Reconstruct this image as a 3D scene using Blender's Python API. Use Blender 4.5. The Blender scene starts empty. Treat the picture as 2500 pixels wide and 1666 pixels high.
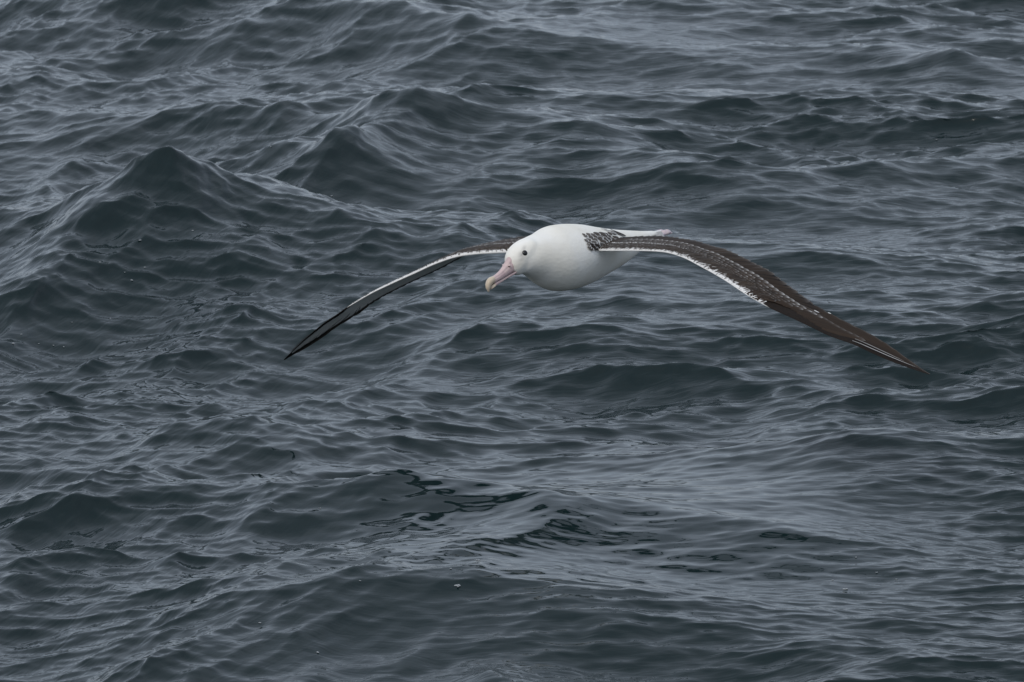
import bpy, math, random
import numpy as np
from mathutils import Vector, Matrix
from mathutils.bvhtree import BVHTree

scene = bpy.context.scene
rng = np.random.default_rng(11)
random.seed(5)

# ------------------------------------------------------------------ camera, sky, sun, exposure
PW, PH = 2500.0, 1666.0            # photograph size, used to turn photo pixels into directions
CAM_H = 4.39                       # the rail of a boat, metres above mean sea level
PITCH = math.radians(11.0)
FPX = 12960.0
cam_data = bpy.data.cameras.new("camera")
cam = bpy.data.objects.new("camera", cam_data)
scene.collection.objects.link(cam)
cam.location = (0, 0, CAM_H)
cam.rotation_euler = (math.pi / 2 - PITCH, 0, 0)
cam_data.sensor_width = 36.0
cam_data.lens = 36.0 * FPX / PW
cam_data.clip_start = 0.1
cam_data.clip_end = 30000
cam_data.dof.use_dof = True
cam_data.dof.focus_distance = 19.7
cam_data.dof.aperture_fstop = 14.0
scene.camera = cam

SUN_EL, SUN_ROT = math.radians(45), math.radians(210)
world = bpy.data.worlds.new("World")
scene.world = world
world.use_nodes = True
nt = world.node_tree
for n in list(nt.nodes):
    nt.nodes.remove(n)
w_out = nt.nodes.new("ShaderNodeOutputWorld")
w_bg = nt.nodes.new("ShaderNodeBackground")
w_sky = nt.nodes.new("ShaderNodeTexSky")
w_sky.sky_type = 'NISHITA'
w_sky.sun_disc = False
w_sky.sun_elevation = SUN_EL
w_sky.sun_rotation = SUN_ROT
w_sky.air_density = 1.0
w_sky.dust_density = 2.0
# overcast: a thick cloud layer, whiter than the clear sky above it, softly uneven
w_tc = nt.nodes.new("ShaderNodeTexCoord")
w_map = nt.nodes.new("ShaderNodeMapping")
w_map.inputs['Scale'].default_value = (1.0, 1.0, 2.6)
w_noise = nt.nodes.new("ShaderNodeTexNoise")
w_noise.inputs['Scale'].default_value = 2.3
w_noise.inputs['Detail'].default_value = 5.0
w_ramp = nt.nodes.new("ShaderNodeValToRGB")
w_ramp.color_ramp.elements[0].position = 0.28
w_ramp.color_ramp.elements[0].color = (4.35, 5.0, 6.1, 1)
w_ramp.color_ramp.elements[1].position = 0.72
w_ramp.color_ramp.elements[1].color = (6.2, 6.9, 7.95, 1)
w_mix = nt.nodes.new("ShaderNodeMix")
w_mix.data_type = 'RGBA'
w_mix.inputs[0].default_value = 0.8
nt.links.new(w_tc.outputs['Generated'], w_map.inputs['Vector'])
nt.links.new(w_map.outputs['Vector'], w_noise.inputs['Vector'])
nt.links.new(w_noise.outputs['Fac'], w_ramp.inputs['Fac'])
nt.links.new(w_sky.outputs['Color'], w_mix.inputs[6])
nt.links.new(w_ramp.outputs['Color'], w_mix.inputs[7])
nt.links.new(w_mix.outputs[2], w_bg.inputs['Color'])
w_bg.inputs['Strength'].default_value = 0.116
nt.links.new(w_bg.outputs['Background'], w_out.inputs['Surface'])

sun_data = bpy.data.lights.new("sun", 'SUN')
sun_data.energy = 1.2
sun_data.angle = math.radians(14)
sun_data.color = (1.0, 0.93, 0.83)
sun = bpy.data.objects.new("sun", sun_data)
scene.collection.objects.link(sun)
sun.rotation_euler = (math.pi / 2 - SUN_EL, 0, math.radians(-30))   # from the left, this side of the bird

scene.view_settings.view_transform = 'Standard'
scene.view_settings.look = 'None'
scene.view_settings.exposure = 0.0
scene.view_settings.gamma = 1.0
scene.view_settings.use_curve_mapping = False
scene.cycles.max_bounces = 6
scene.cycles.use_denoising = True


def pix(x, y, Y):
    """photo pixel + distance north of the camera (metres) -> world point"""
    u = (x - PW / 2) / FPX
    v = -(y - PH / 2) / FPX
    d = np.array([u, math.cos(PITCH) + v * math.sin(PITCH), -math.sin(PITCH) + v * math.cos(PITCH)])
    t = Y / d[1]
    return np.array([0, 0, CAM_H]) + t * d


def pix_z(x, y, z):
    """photo pixel on a level plane -> world point"""
    u = (x - PW / 2) / FPX
    v = -(y - PH / 2) / FPX
    d = np.array([u, math.cos(PITCH) + v * math.sin(PITCH), -math.sin(PITCH) + v * math.cos(PITCH)])
    t = (z - CAM_H) / d[2]
    return np.array([0, 0, CAM_H]) + t * d


def to_pix(p):
    d = np.asarray(p) - np.array([0, 0, CAM_H])
    zf = d[1] * math.cos(PITCH) - d[2] * math.sin(PITCH)
    zu = d[1] * math.sin(PITCH) + d[2] * math.cos(PITCH)
    return PW / 2 + FPX * d[0] / zf, PH / 2 - FPX * zu / zf


# ------------------------------------------------------------------ node helpers
def new_mat(name):
    m = bpy.data.materials.new(name)
    m.use_nodes = True
    t = m.node_tree
    return m, t, t.nodes["Principled BSDF"]


def catmull(P, n):
    """P: (m, d) key rows -> n rows evenly in key parameter"""
    P = np.asarray(P, float)
    m = len(P)
    t = np.linspace(0, m - 1, n)
    i = np.minimum(t.astype(int), m - 2)
    f = (t - i)[:, None]
    p0 = P[np.maximum(i - 1, 0)]; p1 = P[i]; p2 = P[i + 1]; p3 = P[np.minimum(i + 2, m - 1)]
    return 0.5 * (2 * p1 + (p2 - p0) * f + (2 * p0 - 5 * p1 + 4 * p2 - p3) * f ** 2 + (3 * p1 - p0 - 3 * p2 + p3) * f ** 3)


# ------------------------------------------------------------------ the sea
def make_sea():
    L, N = 26.0, 2048
    k1 = 2 * np.pi * np.fft.fftfreq(N, L / N)
    k2 = 2 * np.pi * np.fft.rfftfreq(N, L / N)
    KY, KX = np.meshgrid(k1, k2, indexing='ij')
    K = np.hypot(KX, KY)
    K[0, 0] = 1.0
    r = np.random.default_rng(23)
    noise = np.fft.rfft2(r.standard_normal((N, N)))
    th = np.arctan2(KY, KX)

    def band(kp, th0, spread, floor, p, klo, khi):
        c = np.cos(th - th0)
        D = np.abs(c) ** spread + floor
        return K ** (-p) * np.exp(-1.0 * (kp / K) ** 2) * D * np.exp(-(klo / K) ** 4) * np.exp(-(K / khi) ** 2)

    def field(P, rms, nz=noise):
        H = nz * np.sqrt(P)
        H[0, 0] = 0
        h = np.fft.irfft2(H, s=(N, N))
        return H * (rms / h.std())

    noise2 = np.fft.rfft2(r.standard_normal((N, N)))
    noise3 = np.fft.rfft2(r.standard_normal((N, N)))
    # long waves, cross sea running off to the left, short wind waves, ripples
    FIELDS = [
        field(band(2 * np.pi / 3.6, math.radians(82), 6.0, 0.02, 5.0, 0.3, 2 * np.pi / 0.40), 0.056),
        field(band(2 * np.pi / 2.0, math.radians(150), 8.0, 0.015, 4.05, 1.0, 2 * np.pi / 0.06), 0.0235, noise2),
        field(band(2 * np.pi / 0.9, math.radians(86), 8.0, 0.04, 3.85, 3.0, 2 * np.pi / 0.055), 0.0112, noise3),
        field(band(2 * np.pi / 0.22, math.radians(94), 16.0, 0.05, 3.5, 12.0, 2 * np.pi / 0.040), 0.0026, noise),
    ]

    def levels_of(H):
        out = []
        for lam in (0.0, 0.35, 1.6, 6.0):
            F = H if lam == 0 else H * np.exp(-(K / (2 * np.pi / lam)) ** 4)
            out.append(tuple(np.fft.irfft2(q, s=(N, N)).astype(np.float32) for q in (F, 1j * KX / K * F, 1j * KY / K * F)))
        return out

    # sheet: fine where waves can be told apart, growing cells out to the horizon
    def grow(start, step, end, f):
        out = [start]
        while abs(out[-1]) < end:
            step *= f
            out.append(out[-1] + math.copysign(step, end if start >= 0 else -1))
        return out[1:]
    xd = np.arange(-4.9, 4.9001, 0.0118)
    xr = np.array(grow(xd[-1], 0.0118, 9000, 1.16))
    xs = np.concatenate([-xr[::-1], xd, xr])
    yl = [14.2]
    while yl[-1] < 41:
        yl.append(yl[-1] + max(0.0105, yl[-1] ** 2 / 27000))
    yd = np.array(yl)
    yr, st = [yd[-1]], yd[-1] - yd[-2]
    while yr[-1] < 12000:
        st *= 1.16
        yr.append(yr[-1] + st)
    ylo, st = [yd[0]], 0.0105
    while ylo[-1] > -4000:
        st *= 1.16
        ylo.append(ylo[-1] - st)
    ys = np.concatenate([np.array(ylo[1:])[::-1], yd, np.array(yr[1:])])
    gx = np.gradient(xs); gy = np.gradient(ys)
    X, Y = np.meshgrid(xs, ys)
    G = np.maximum(gx[None, :], gy[:, None] * 0.6)

    def samp(a):
        u = (X / L) % 1.0 * N
        v = (Y / L) % 1.0 * N
        i = u.astype(np.int32); j = v.astype(np.int32)
        fu = u - i; fv = v - j
        i %= N; j %= N
        i1 = (i + 1) % N; j1 = (j + 1) % N
        return (a[j, i] * (1 - fu) + a[j, i1] * fu) * (1 - fv) + (a[j1, i] * (1 - fu) + a[j1, i1] * fu) * fv

    # blend of the levels by cell size
    cuts = np.array([0.06, 0.25, 1.0, 3.0])
    Z = np.zeros_like(X); DX = np.zeros_like(X); DY = np.zeros_like(X)
    lg = np.log(G)
    # gusts: the short waves are livelier in some patches than in others
    def patch(seed, sc):
        q = np.random.default_rng(seed)
        o = np.zeros_like(X)
        for _ in range(7):
            a_, p_, f_ = q.uniform(0, 2 * np.pi), q.uniform(0, 2 * np.pi), sc * q.uniform(0.6, 1.6)
            o += np.sin(f_ * (X * math.cos(a_) + 0.6 * Y * math.sin(a_)) + p_)
        return o / 2.2
    side = 1 / (1 + np.exp((X + 0.2) / 0.5))           # the cross sea is mostly to the left
    env = [1.0, 0.35 + 1.25 * side, np.clip(1.0 + 0.55 * patch(5, 1.7), 0.3, 2.0) * (1.05 - 0.65 * side), np.clip(1.0 + 0.6 * patch(9, 2.4), 0.15, 2.4)]
    # a lull under the bird, where the water is smooth enough to mirror it
    cx, cy = pix_z(1420, 1260, 0.0)[:2]
    lull = np.exp(-((X - cx) / 1.3) ** 2 - ((Y - cy) / 2.4) ** 2)
    env = [env[0] * (1 - 0.1 * lull), env[1] * (1 - 0.3 * lull), env[2] * (1 - 0.1 * lull), env[3] * (1 - 0.6 * lull)]
    for Hf, e in zip(FIELDS, env):
        for n, (a, b, c) in enumerate(levels_of(Hf)):
            hi = 1 - np.clip((lg - math.log(cuts[n] * 0.6)) / math.log(2.2), 0, 1)
            lo = 0 if n == 0 else 1 - np.clip((lg - math.log(cuts[n - 1] * 0.6)) / math.log(2.2), 0, 1)
            wgt = np.clip(hi - lo, 0, 1) * e
            Z += wgt * samp(a); DX += wgt * samp(b); DY += wgt * samp(c)
    # the single waves one can recognise: crests as ridges on the sheet
    ZL = Z.copy()
    for pts, amp, wf, wb in RIDGES:
        A = np.array(amp)
        P = []
        for (px, py), az in zip(pts, amp):
            z = az
            for _ in range(6):
                g = pix_z(px * PW / 2353, py * PW / 2353, z)
                z = 0.5 * z + 0.5 * (az + ZL[min(np.searchsorted(ys, g[1]), len(ys) - 1), min(np.searchsorted(xs, g[0]), len(xs) - 1)])
            P.append(g[:2])
        P = np.array(P)
        reg = max(wf, wb) * 3.2
        ii = np.where((xs > P[:, 0].min() - reg) & (xs < P[:, 0].max() + reg))[0]
        jj = np.where((ys > P[:, 1].min() - reg) & (ys < P[:, 1].max() + reg))[0]
        if len(ii) == 0 or len(jj) == 0:
            continue
        sl = np.s_[jj[0]:jj[-1] + 1, ii[0]:ii[-1] + 1]
        xx, yy = X[sl], Y[sl]
        PA = catmull(np.hstack([P, A[:, None]]), 2 * len(P) - 1)
        xx = xx.astype(np.float32); yy = yy.astype(np.float32)
        ds, ss, aa = [], [], []
        for q in range(len(PA) - 1):
            a, b = PA[q, :2], PA[q + 1, :2]
            d = (b - a).astype(np.float32); l2 = float(d @ d)
            tc = np.clip(((xx - a[0]) * d[0] + (yy - a[1]) * d[1]) / l2, 0, 1)
            ex = xx - a[0] - tc * d[0]; ey = yy - a[1] - tc * d[1]
            dist = np.hypot(ex, ey)
            ds.append(dist)
            ss.append((d[0] * ey - d[1] * ex) / (math.sqrt(l2) * np.maximum(dist, 1e-6)))   # +1 beyond the crest
            aa.append(PA[q, 2] + tc * (PA[q + 1, 2] - PA[q, 2]))
        best = np.minimum.reduce(ds)
        sgn = np.zeros_like(best); am = np.zeros_like(best); wsum = np.zeros_like(best)
        for dist, s_, a_ in zip(ds, ss, aa):
            wq = np.exp(-(dist - best) / (0.05 + 0.35 * best))
            sgn += wq * s_; am += wq * a_; wsum += wq
        sgn /= wsum; am /= wsum
        wdt = wf + (wb - wf) * (0.5 + 0.5 * sgn)
        e = best / wdt
        Z[sl] += am * np.exp(-np.sqrt(e * e + 0.018) * 1.45 + 0.19) * np.exp(-(e / 2.4) ** 4)
    chop = 1.1
    X2 = X + chop * DX * 1.0
    Y2 = Y + chop * DY * 1.0
    nv = X.size
    co = np.empty((nv, 3), np.float32)
    co[:, 0] = X2.ravel(); co[:, 1] = Y2.ravel(); co[:, 2] = Z.ravel()
    ny, nx = X.shape
    idx = np.arange(nv, dtype=np.int32).reshape(ny, nx)
    quads = np.stack([idx[:-1, :-1], idx[:-1, 1:], idx[1:, 1:], idx[1:, :-1]], -1).reshape(-1, 4)
    me = bpy.data.meshes.new("sea")
    me.vertices.add(nv); me.vertices.foreach_set("co", co.ravel())
    nq = len(quads)
    me.loops.add(nq * 4); me.loops.foreach_set("vertex_index", quads.ravel())
    me.polygons.add(nq)
    me.polygons.foreach_set("loop_start", np.arange(0, nq * 4, 4, dtype=np.int32))
    me.polygons.foreach_set("use_smooth", np.ones(nq, bool))
    me.update(); me.validate()
    o = bpy.data.objects.new("sea_water", me)
    scene.collection.objects.link(o)
    o["kind"] = "structure"
    o["label"] = "dark grey choppy sea with small rippled waves"
    print("sea quads", nq)
    m, t, b = new_mat("sea_water")
    b.inputs['Base Color'].default_value = (0.005, 0.0140, 0.0148, 1)
    b.inputs['Roughness'].default_value = 0.06
    b.inputs['IOR'].default_value = 1.333
    tc = t.nodes.new("ShaderNodeTexCoord")
    # wind streaks finer than the mesh: stretched ripples, across on the right, slanting on the left
    def ripple(rot, sc, dist):
        mp = t.nodes.new("ShaderNodeMapping"); mp.vector_type = 'TEXTURE'
        mp.inputs['Rotation'].default_value = (0, 0, rot)
        mp.inputs['Scale'].default_value = (1 / sc[0], 1 / sc[1], 1)
        n1 = t.nodes.new("ShaderNodeTexNoise"); n1.noise_dimensions = '2D'
        n1.inputs['Scale'].default_value = 1.0; n1.inputs['Detail'].default_value = 2.0; n1.inputs['Distortion'].default_value = dist
        t.links.new(tc.outputs['Object'], mp.inputs['Vector']); t.links.new(mp.outputs['Vector'], n1.inputs['Vector'])
        return n1.outputs['Fac']
    ra = ripple(math.radians(4), (7, 30), 0.4); rb = ripple(math.radians(58), (6, 26), 0.4)
    sx = t.nodes.new("ShaderNodeSeparateXYZ"); t.links.new(tc.outputs['Object'], sx.inputs[0])
    rg = t.nodes.new("ShaderNodeMapRange"); rg.interpolation_type = 'SMOOTHSTEP'
    rg.inputs['From Min'].default_value = -1.6; rg.inputs['From Max'].default_value = 0.4
    t.links.new(sx.outputs['X'], rg.inputs['Value'])
    mix = t.nodes.new("ShaderNodeMix"); mix.data_type = 'FLOAT'
    t.links.new(rg.outputs['Result'], mix.inputs[0]); t.links.new(rb, mix.inputs[2]); t.links.new(ra, mix.inputs[3])
    bp = t.nodes.new("ShaderNodeBump"); bp.inputs['Strength'].default_value = 1.0; bp.inputs['Distance'].default_value = 0.0036
    t.links.new(mix.outputs[0], bp.inputs['Height'])
    # the slick in the lull: hardly any streaks
    cx, cy = pix_z(1420, 1260, 0.0)[:2]
    sl = t.nodes.new("ShaderNodeMapping"); sl.vector_type = 'TEXTURE'
    sl.inputs['Location'].default_value = (float(cx), float(cy), 0); sl.inputs['Scale'].default_value = (1.6, 3.0, 1000)
    ln = t.nodes.new("ShaderNodeVectorMath"); ln.operation = 'LENGTH'
    sr = t.nodes.new("ShaderNodeMapRange"); sr.interpolation_type = 'SMOOTHSTEP'
    sr.inputs['From Min'].default_value = 0.3; sr.inputs['From Max'].default_value = 1.0
    sr.inputs['To Min'].default_value = 0.2; sr.inputs['To Max'].default_value = 1.0
    t.links.new(tc.outputs['Object'], sl.inputs['Vector']); t.links.new(sl.outputs['Vector'], ln.inputs[0])
    t.links.new(ln.outputs['Value'], sr.inputs['Value']); t.links.new(sr.outputs['Result'], bp.inputs['Strength'])
    t.links.new(bp.outputs['Normal'], b.inputs['Normal'])
    me.materials.append(m)
    return o


# crests that can be told apart: photo pixels (2353 wide), heights, width in front of and behind the crest
RIDGES = [
    ([(-60, 520), (120, 470), (230, 440), (330, 395), (400, 350), (450, 388), (540, 412), (640, 445), (740, 475)],
     [0.06, 0.13, 0.19, 0.28, 0.40, 0.29, 0.22, 0.16, 0.04], 0.62, 0.55),
    ([(540, 390), (700, 348), (800, 316), (880, 338), (980, 380)], [0.03, 0.18, 0.25, 0.18, 0.02], 0.6, 0.5),
    ([(600, 290), (640, 265), (690, 275)], [0.04, 0.12, 0.03], 0.3, 0.3),
    ([(740, 270), (880, 238), (940, 222), (1010, 240), (1070, 268), (1200, 305), (1330, 345)],
     [0.06, 0.24, 0.34, 0.29, 0.22, 0.17, 0.13], 0.72, 0.55),
    ([(-40, 690), (20, 650), (110, 575), (190, 540), (300, 530), (420, 545)], [0.10, 0.13, 0.16, 0.14, 0.08, 0.02], 0.75, 0.35),
    ([(1330, 352), (1520, 366), (1700, 385), (1900, 392), (2100, 385), (2380, 368)], [0.10, 0.14, 0.15, 0.13, 0.14, 0.15], 0.8, 0.7),
    ([(1740, 155), (1950, 138), (2100, 126), (2190, 114), (2240, 132), (2300, 150)], [0.03, 0.10, 0.15, 0.20, 0.14, 0.03], 0.7, 0.6),
    ([(300, 1015), (450, 972), (510, 952), (570, 975), (700, 1008), (760, 1030)], [0.02, 0.07, 0.10, 0.08, 0.06, 0.01], 0.4, 0.4),
    ([(830, 1120), (930, 1078), (1000, 1092), (1150, 1105), (1300, 1140), (1450, 1150), (1700, 1190), (1950, 1230)],
     [0.02, 0.11, 0.12, 0.11, 0.10, 0.09, 0.09, 0.04], 0.55, 0.45),
    ([(1230, 870), (1400, 847), (1600, 856), (1750, 867), (2000, 900), (2200, 906), (2380, 912)], [0.02, 0.07, 0.08, 0.07, 0.07, 0.07, 0.06], 0.5, 0.5),
    ([(1680, 1020), (1900, 990), (2050, 984), (2380, 1000)], [0.01, 0.09, 0.10, 0.09], 0.55, 0.5),
    ([(560, 50), (750, 32), (900, 24), (1040, 32), (1120, 60)], [0.03, 0.14, 0.17, 0.16, 0.04], 0.8, 0.8),
    ([(440, 105), (560, 80), (640, 100)], [0.02, 0.12, 0.02], 0.6, 0.6),
    ([(330, 30), (400, 12), (480, 0)], [0.05, 0.14, 0.16], 0.8, 0.8),
    ([(500, 672), (620, 625), (670, 655)], [0.02, 0.08, 0.01], 0.35, 0.3),
    ([(730, 560), (765, 535), (830, 560), (960, 580)], [0.02, 0.08, 0.05, 0.01], 0.35, 0.3),
    ([(1010, 560), (1065, 540), (1130, 560)], [0.01, 0.07, 0.01], 0.3, 0.3),
    ([(160, 640), (232, 590), (250, 640)], [0.01, 0.07, 0.01], 0.3, 0.3),
    ([(370, 750), (480, 716), (560, 735)], [0.02, 0.06, 0.01], 0.3, 0.3),
    ([(560, 850), (655, 835), (740, 845)], [-0.02, -0.03, -0.02], 0.55, 0.7),
    ([(1030, 1565), (1120, 1538), (1190, 1562)], [0.02, 0.09, 0.02], 0.35, 0.35),
    ([(1330, 1455), (1400, 1430), (1480, 1450)], [0.01, 0.05, 0.01], 0.3, 0.3),
    ([(870, 1290), (930, 1250), (1010, 1240), (1100, 1262)], [0.01, 0.03, 0.03, 0.01], 0.45, 0.3),
]
sea = make_sea()

# ------------------------------------------------------------------ the albatross
A_YAW = math.radians(36)
YB = 19.7
O = pix(1400, 628, YB)
FWD = np.array([-math.sin(A_YAW), -math.cos(A_YAW), 0])
LEFT = np.array([math.cos(A_YAW), -math.sin(A_YAW), 0])
UP = np.array([0, 0, 1.0])
ROLL = math.radians(6)            # banked, its right wing low
Lr = LEFT * math.cos(ROLL) + UP * math.sin(ROLL)
Ur = UP * math.cos(ROLL) - LEFT * math.sin(ROLL)


def loc(x, y, z):
    return O + FWD * x + Lr * y + Ur * z


root = bpy.data.objects.new("albatross", None)
scene.collection.objects.link(root)
root.location = Vector(O)
root["label"] = "large white albatross with dark wings gliding low over the sea"
root["category"] = "bird"


def mesh_obj(name, verts, faces, mat, parent, smooth=True, col=None, uv=None):
    v = np.asarray(verts, dtype=float)
    if parent is not None:
        v = v - O
    me = bpy.data.meshes.new(name)
    me.from_pydata(v.tolist(), [], faces)
    if smooth:
        me.polygons.foreach_set("use_smooth", np.ones(len(me.polygons), bool))
    if col is not None:
        at = me.color_attributes.new("Col", 'FLOAT_COLOR', 'POINT')
        c4 = np.ones((len(v), 4), np.float32); c4[:, :3] = col
        at.data.foreach_set("color", c4.ravel())
    if uv is not None:
        ul = me.uv_layers.new(name="UVMap")
        vi = np.empty(len(me.loops), np.int32); me.loops.foreach_get("vertex_index", vi)
        ul.data.foreach_set("uv", np.asarray(uv, np.float32)[vi].ravel())
    me.materials.append(mat)
    me.update()
    o = bpy.data.objects.new(name, me)
    scene.collection.objects.link(o)
    if parent is not None:
        o.parent = parent
    return o


def ring_faces(nr, ns, cap0=True, cap1=True):
    F = []
    for i in range(nr - 1):
        for j in range(ns):
            a = i * ns + j; b = i * ns + (j + 1) % ns
            F.append((a, b, b + ns, a + ns))
    if cap0:
        F.append(tuple(range(ns - 1, -1, -1)))
    if cap1:
        F.append(tuple((nr - 1) * ns + j for j in range(ns)))
    return F


# ---- plumage materials
def white_plumage():
    m, t, b = new_mat("white_plumage")
    b.inputs['Roughness'].default_value = 0.85
    b.inputs['Specular IOR Level'].default_value = 0.12
    N_ = t.nodes.new; lk = t.links.new
    tc = N_("ShaderNodeTexCoord")
    n = N_("ShaderNodeTexNoise"); n.inputs['Scale'].default_value = 7; n.inputs['Detail'].default_value = 5
    r = N_("ShaderNodeValToRGB")
    r.color_ramp.elements[0].position = 0.36; r.color_ramp.elements[0].color = (0.80, 0.77, 0.69, 1)
    r.color_ramp.elements[1].position = 0.60; r.color_ramp.elements[1].color = (0.87, 0.855, 0.805, 1)
    lk(tc.outputs['Object'], n.inputs['Vector']); lk(n.outputs['Fac'], r.inputs['Fac'])
    at = N_("ShaderNodeVertexColor"); at.layer_name = "LoreBrowShade"
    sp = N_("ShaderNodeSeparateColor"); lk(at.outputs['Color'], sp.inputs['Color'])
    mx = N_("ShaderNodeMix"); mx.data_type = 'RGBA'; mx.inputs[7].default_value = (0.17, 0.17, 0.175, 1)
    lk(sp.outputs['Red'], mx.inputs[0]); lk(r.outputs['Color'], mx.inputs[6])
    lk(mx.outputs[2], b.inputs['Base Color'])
    # small overlapping body feathers: rounded cells stretched along the body, and fine barbs
    mp = N_("ShaderNodeMapping"); mp.inputs['Rotation'].default_value = (0, 0, math.radians(54)); mp.inputs['Scale'].default_value = (48, 85, 85)
    vo = N_("ShaderNodeTexVoronoi"); vo.feature = 'SMOOTH_F1'; vo.inputs['Scale'].default_value = 1.0; vo.inputs['Smoothness'].default_value = 0.6
    n2 = N_("ShaderNodeTexNoise"); n2.inputs['Scale'].default_value = 130; n2.inputs['Detail'].default_value = 3
    n3 = N_("ShaderNodeTexNoise"); n3.inputs['Scale'].default_value = 20; n3.inputs['Detail'].default_value = 3
    ad = N_("ShaderNodeMath"); ad.operation = 'MULTIPLY_ADD'; ad.inputs[1].default_value = 0.6
    ad2 = N_("ShaderNodeMath"); ad2.operation = 'MULTIPLY_ADD'; ad2.inputs[1].default_value = 1.2
    lk(tc.outputs['Object'], mp.inputs['Vector']); lk(mp.outputs['Vector'], vo.inputs['Vector'])
    lk(tc.outputs['Object'], n2.inputs['Vector']); lk(tc.outputs['Object'], n3.inputs['Vector'])
    lk(n2.outputs['Fac'], ad.inputs[0]); lk(vo.outputs['Distance'], ad.inputs[2])
    lk(n3.outputs['Fac'], ad2.inputs[0]); lk(ad.outputs[0], ad2.inputs[2])
    bp = N_("ShaderNodeBump"); bp.inputs['Strength'].default_value = 0.22; bp.inputs['Distance'].default_value = 0.003
    lk(ad2.outputs[0], bp.inputs['Height']); lk(bp.outputs['Normal'], b.inputs['Normal'])
    return m


def wing_plumage():
    """Col.r: 0 dark .. 1 white, Col.g: brown tint / wear"""
    m, t, b = new_mat("wing_plumage")
    b.inputs['Roughness'].default_value = 0.7
    b.inputs['Specular IOR Level'].default_value = 0.14
    a = t.nodes.new("ShaderNodeVertexColor"); a.layer_name = "Col"
    s = t.nodes.new("ShaderNodeSeparateColor")
    t.links.new(a.outputs['Color'], s.inputs['Color'])
    tc = t.nodes.new("ShaderNodeTexCoord")
    n = t.nodes.new("ShaderNodeTexNoise"); n.inputs['Scale'].default_value = 120; n.inputs['Detail'].default_value = 2
    t.links.new(tc.outputs['Object'], n.inputs['Vector'])
    d = t.nodes.new("ShaderNodeMix"); d.data_type = 'RGBA'
    d.inputs[6].default_value = (0.007, 0.006, 0.0055, 1); d.inputs[7].default_value = (0.042, 0.028, 0.019, 1)
    mu = t.nodes.new("ShaderNodeMath"); mu.operation = 'MULTIPLY'
    t.links.new(n.outputs['Fac'], mu.inputs[0]); t.links.new(s.outputs['Green'], mu.inputs[1])
    t.links.new(mu.outputs[0], d.inputs[0])
    w = t.nodes.new("ShaderNodeMix"); w.data_type = 'RGBA'
    w.inputs[7].default_value = (0.80, 0.79, 0.77, 1)
    t.links.new(s.outputs['Red'], w.inputs[0]); t.links.new(d.outputs[2], w.inputs[6])
    t.links.new(w.outputs[2], b.inputs['Base Color'])
    return m


def feather_plumage():
    """UV.x: -1..1 across (as 0..1), UV.y: 0 root .. 1 tip; Col.r white amount, Col.g brown, Col.b strength of the pale fringe"""
    m, t, b = new_mat("feather_plumage")
    b.inputs['Roughness'].default_value = 0.65
    b.inputs['Specular IOR Level'].default_value = 0.14
    N_ = t.nodes.new; lk = t.links.new
    a = N_("ShaderNodeVertexColor"); a.layer_name = "Col"
    s = N_("ShaderNodeSeparateColor"); lk(a.outputs['Color'], s.inputs['Color'])
    uv = N_("ShaderNodeUVMap"); uv.uv_map = "UVMap"
    sp = N_("ShaderNodeSeparateXYZ"); lk(uv.outputs['UV'], sp.inputs[0])

    def math_(op, x, y=None, clamp=False):
        q = N_("ShaderNodeMath"); q.operation = op; q.use_clamp = clamp
        for k, val in ((0, x), (1, y)):
            if val is None:
                continue
            if isinstance(val, (int, float)):
                q.inputs[k].default_value = val
            else:
                lk(val, q.inputs[k])
        return q.outputs[0]
    us = math_('MULTIPLY', math_('SUBTRACT', sp.outputs['X'], 0.5), 2.0)
    u = math_('MAXIMUM', us, math_('MULTIPLY', us, -0.72))      # the rear edge is the paler one
    v = sp.outputs['Y']
    # distance to the rim: tip and sides, strongest towards the tip
    tipd = math_('POWER', v, 13.0)
    side = math_('MULTIPLY', math_('POWER', u, 9.0), math_('POWER', v, 0.8))
    rim = math_('MAXIMUM', tipd, side)
    rim = math_('MULTIPLY', rim, s.outputs['Blue'], True)
    d = N_("ShaderNodeMix"); d.data_type = 'RGBA'
    d.inputs[6].default_value = (0.007, 0.006, 0.0055, 1); d.inputs[7].default_value = (0.044, 0.029, 0.019, 1)
    lk(s.outputs['Green'], d.inputs[0])
    w = N_("ShaderNodeMix"); w.data_type = 'RGBA'
    w.inputs[7].default_value = (0.80, 0.79, 0.77, 1)
    lk(math_('MAXIMUM', rim, s.outputs['Red'], True), w.inputs[0]); lk(d.outputs[2], w.inputs[6])
    lk(w.outputs[2], b.inputs['Base Color'])
    return m


M_WHITE = white_plumage(); M_WING = wing_plumage(); M_FEATHER = feather_plumage()


def simple(name, col, rough, spec=0.5, var=None, scale=60):
    m, t, b = new_mat(name)
    b.inputs['Roughness'].default_value = rough
    b.inputs['Specular IOR Level'].default_value = spec
    if var is None:
        b.inputs['Base Color'].default_value = (*col, 1)
    else:
        tc = t.nodes.new("ShaderNodeTexCoord")
        n = t.nodes.new("ShaderNodeTexNoise"); n.inputs['Scale'].default_value = scale; n.inputs['Detail'].default_value = 3
        r = t.nodes.new("ShaderNodeValToRGB")
        r.color_ramp.elements[0].position = 0.35; r.color_ramp.elements[0].color = (*col, 1)
        r.color_ramp.elements[1].position = 0.65; r.color_ramp.elements[1].color = (*var, 1)
        t.links.new(tc.outputs['Object'], n.inputs['Vector']); t.links.new(n.outputs['Fac'], r.inputs['Fac'])
        t.links.new(r.outputs['Color'], b.inputs['Base Color'])
    return m


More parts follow.
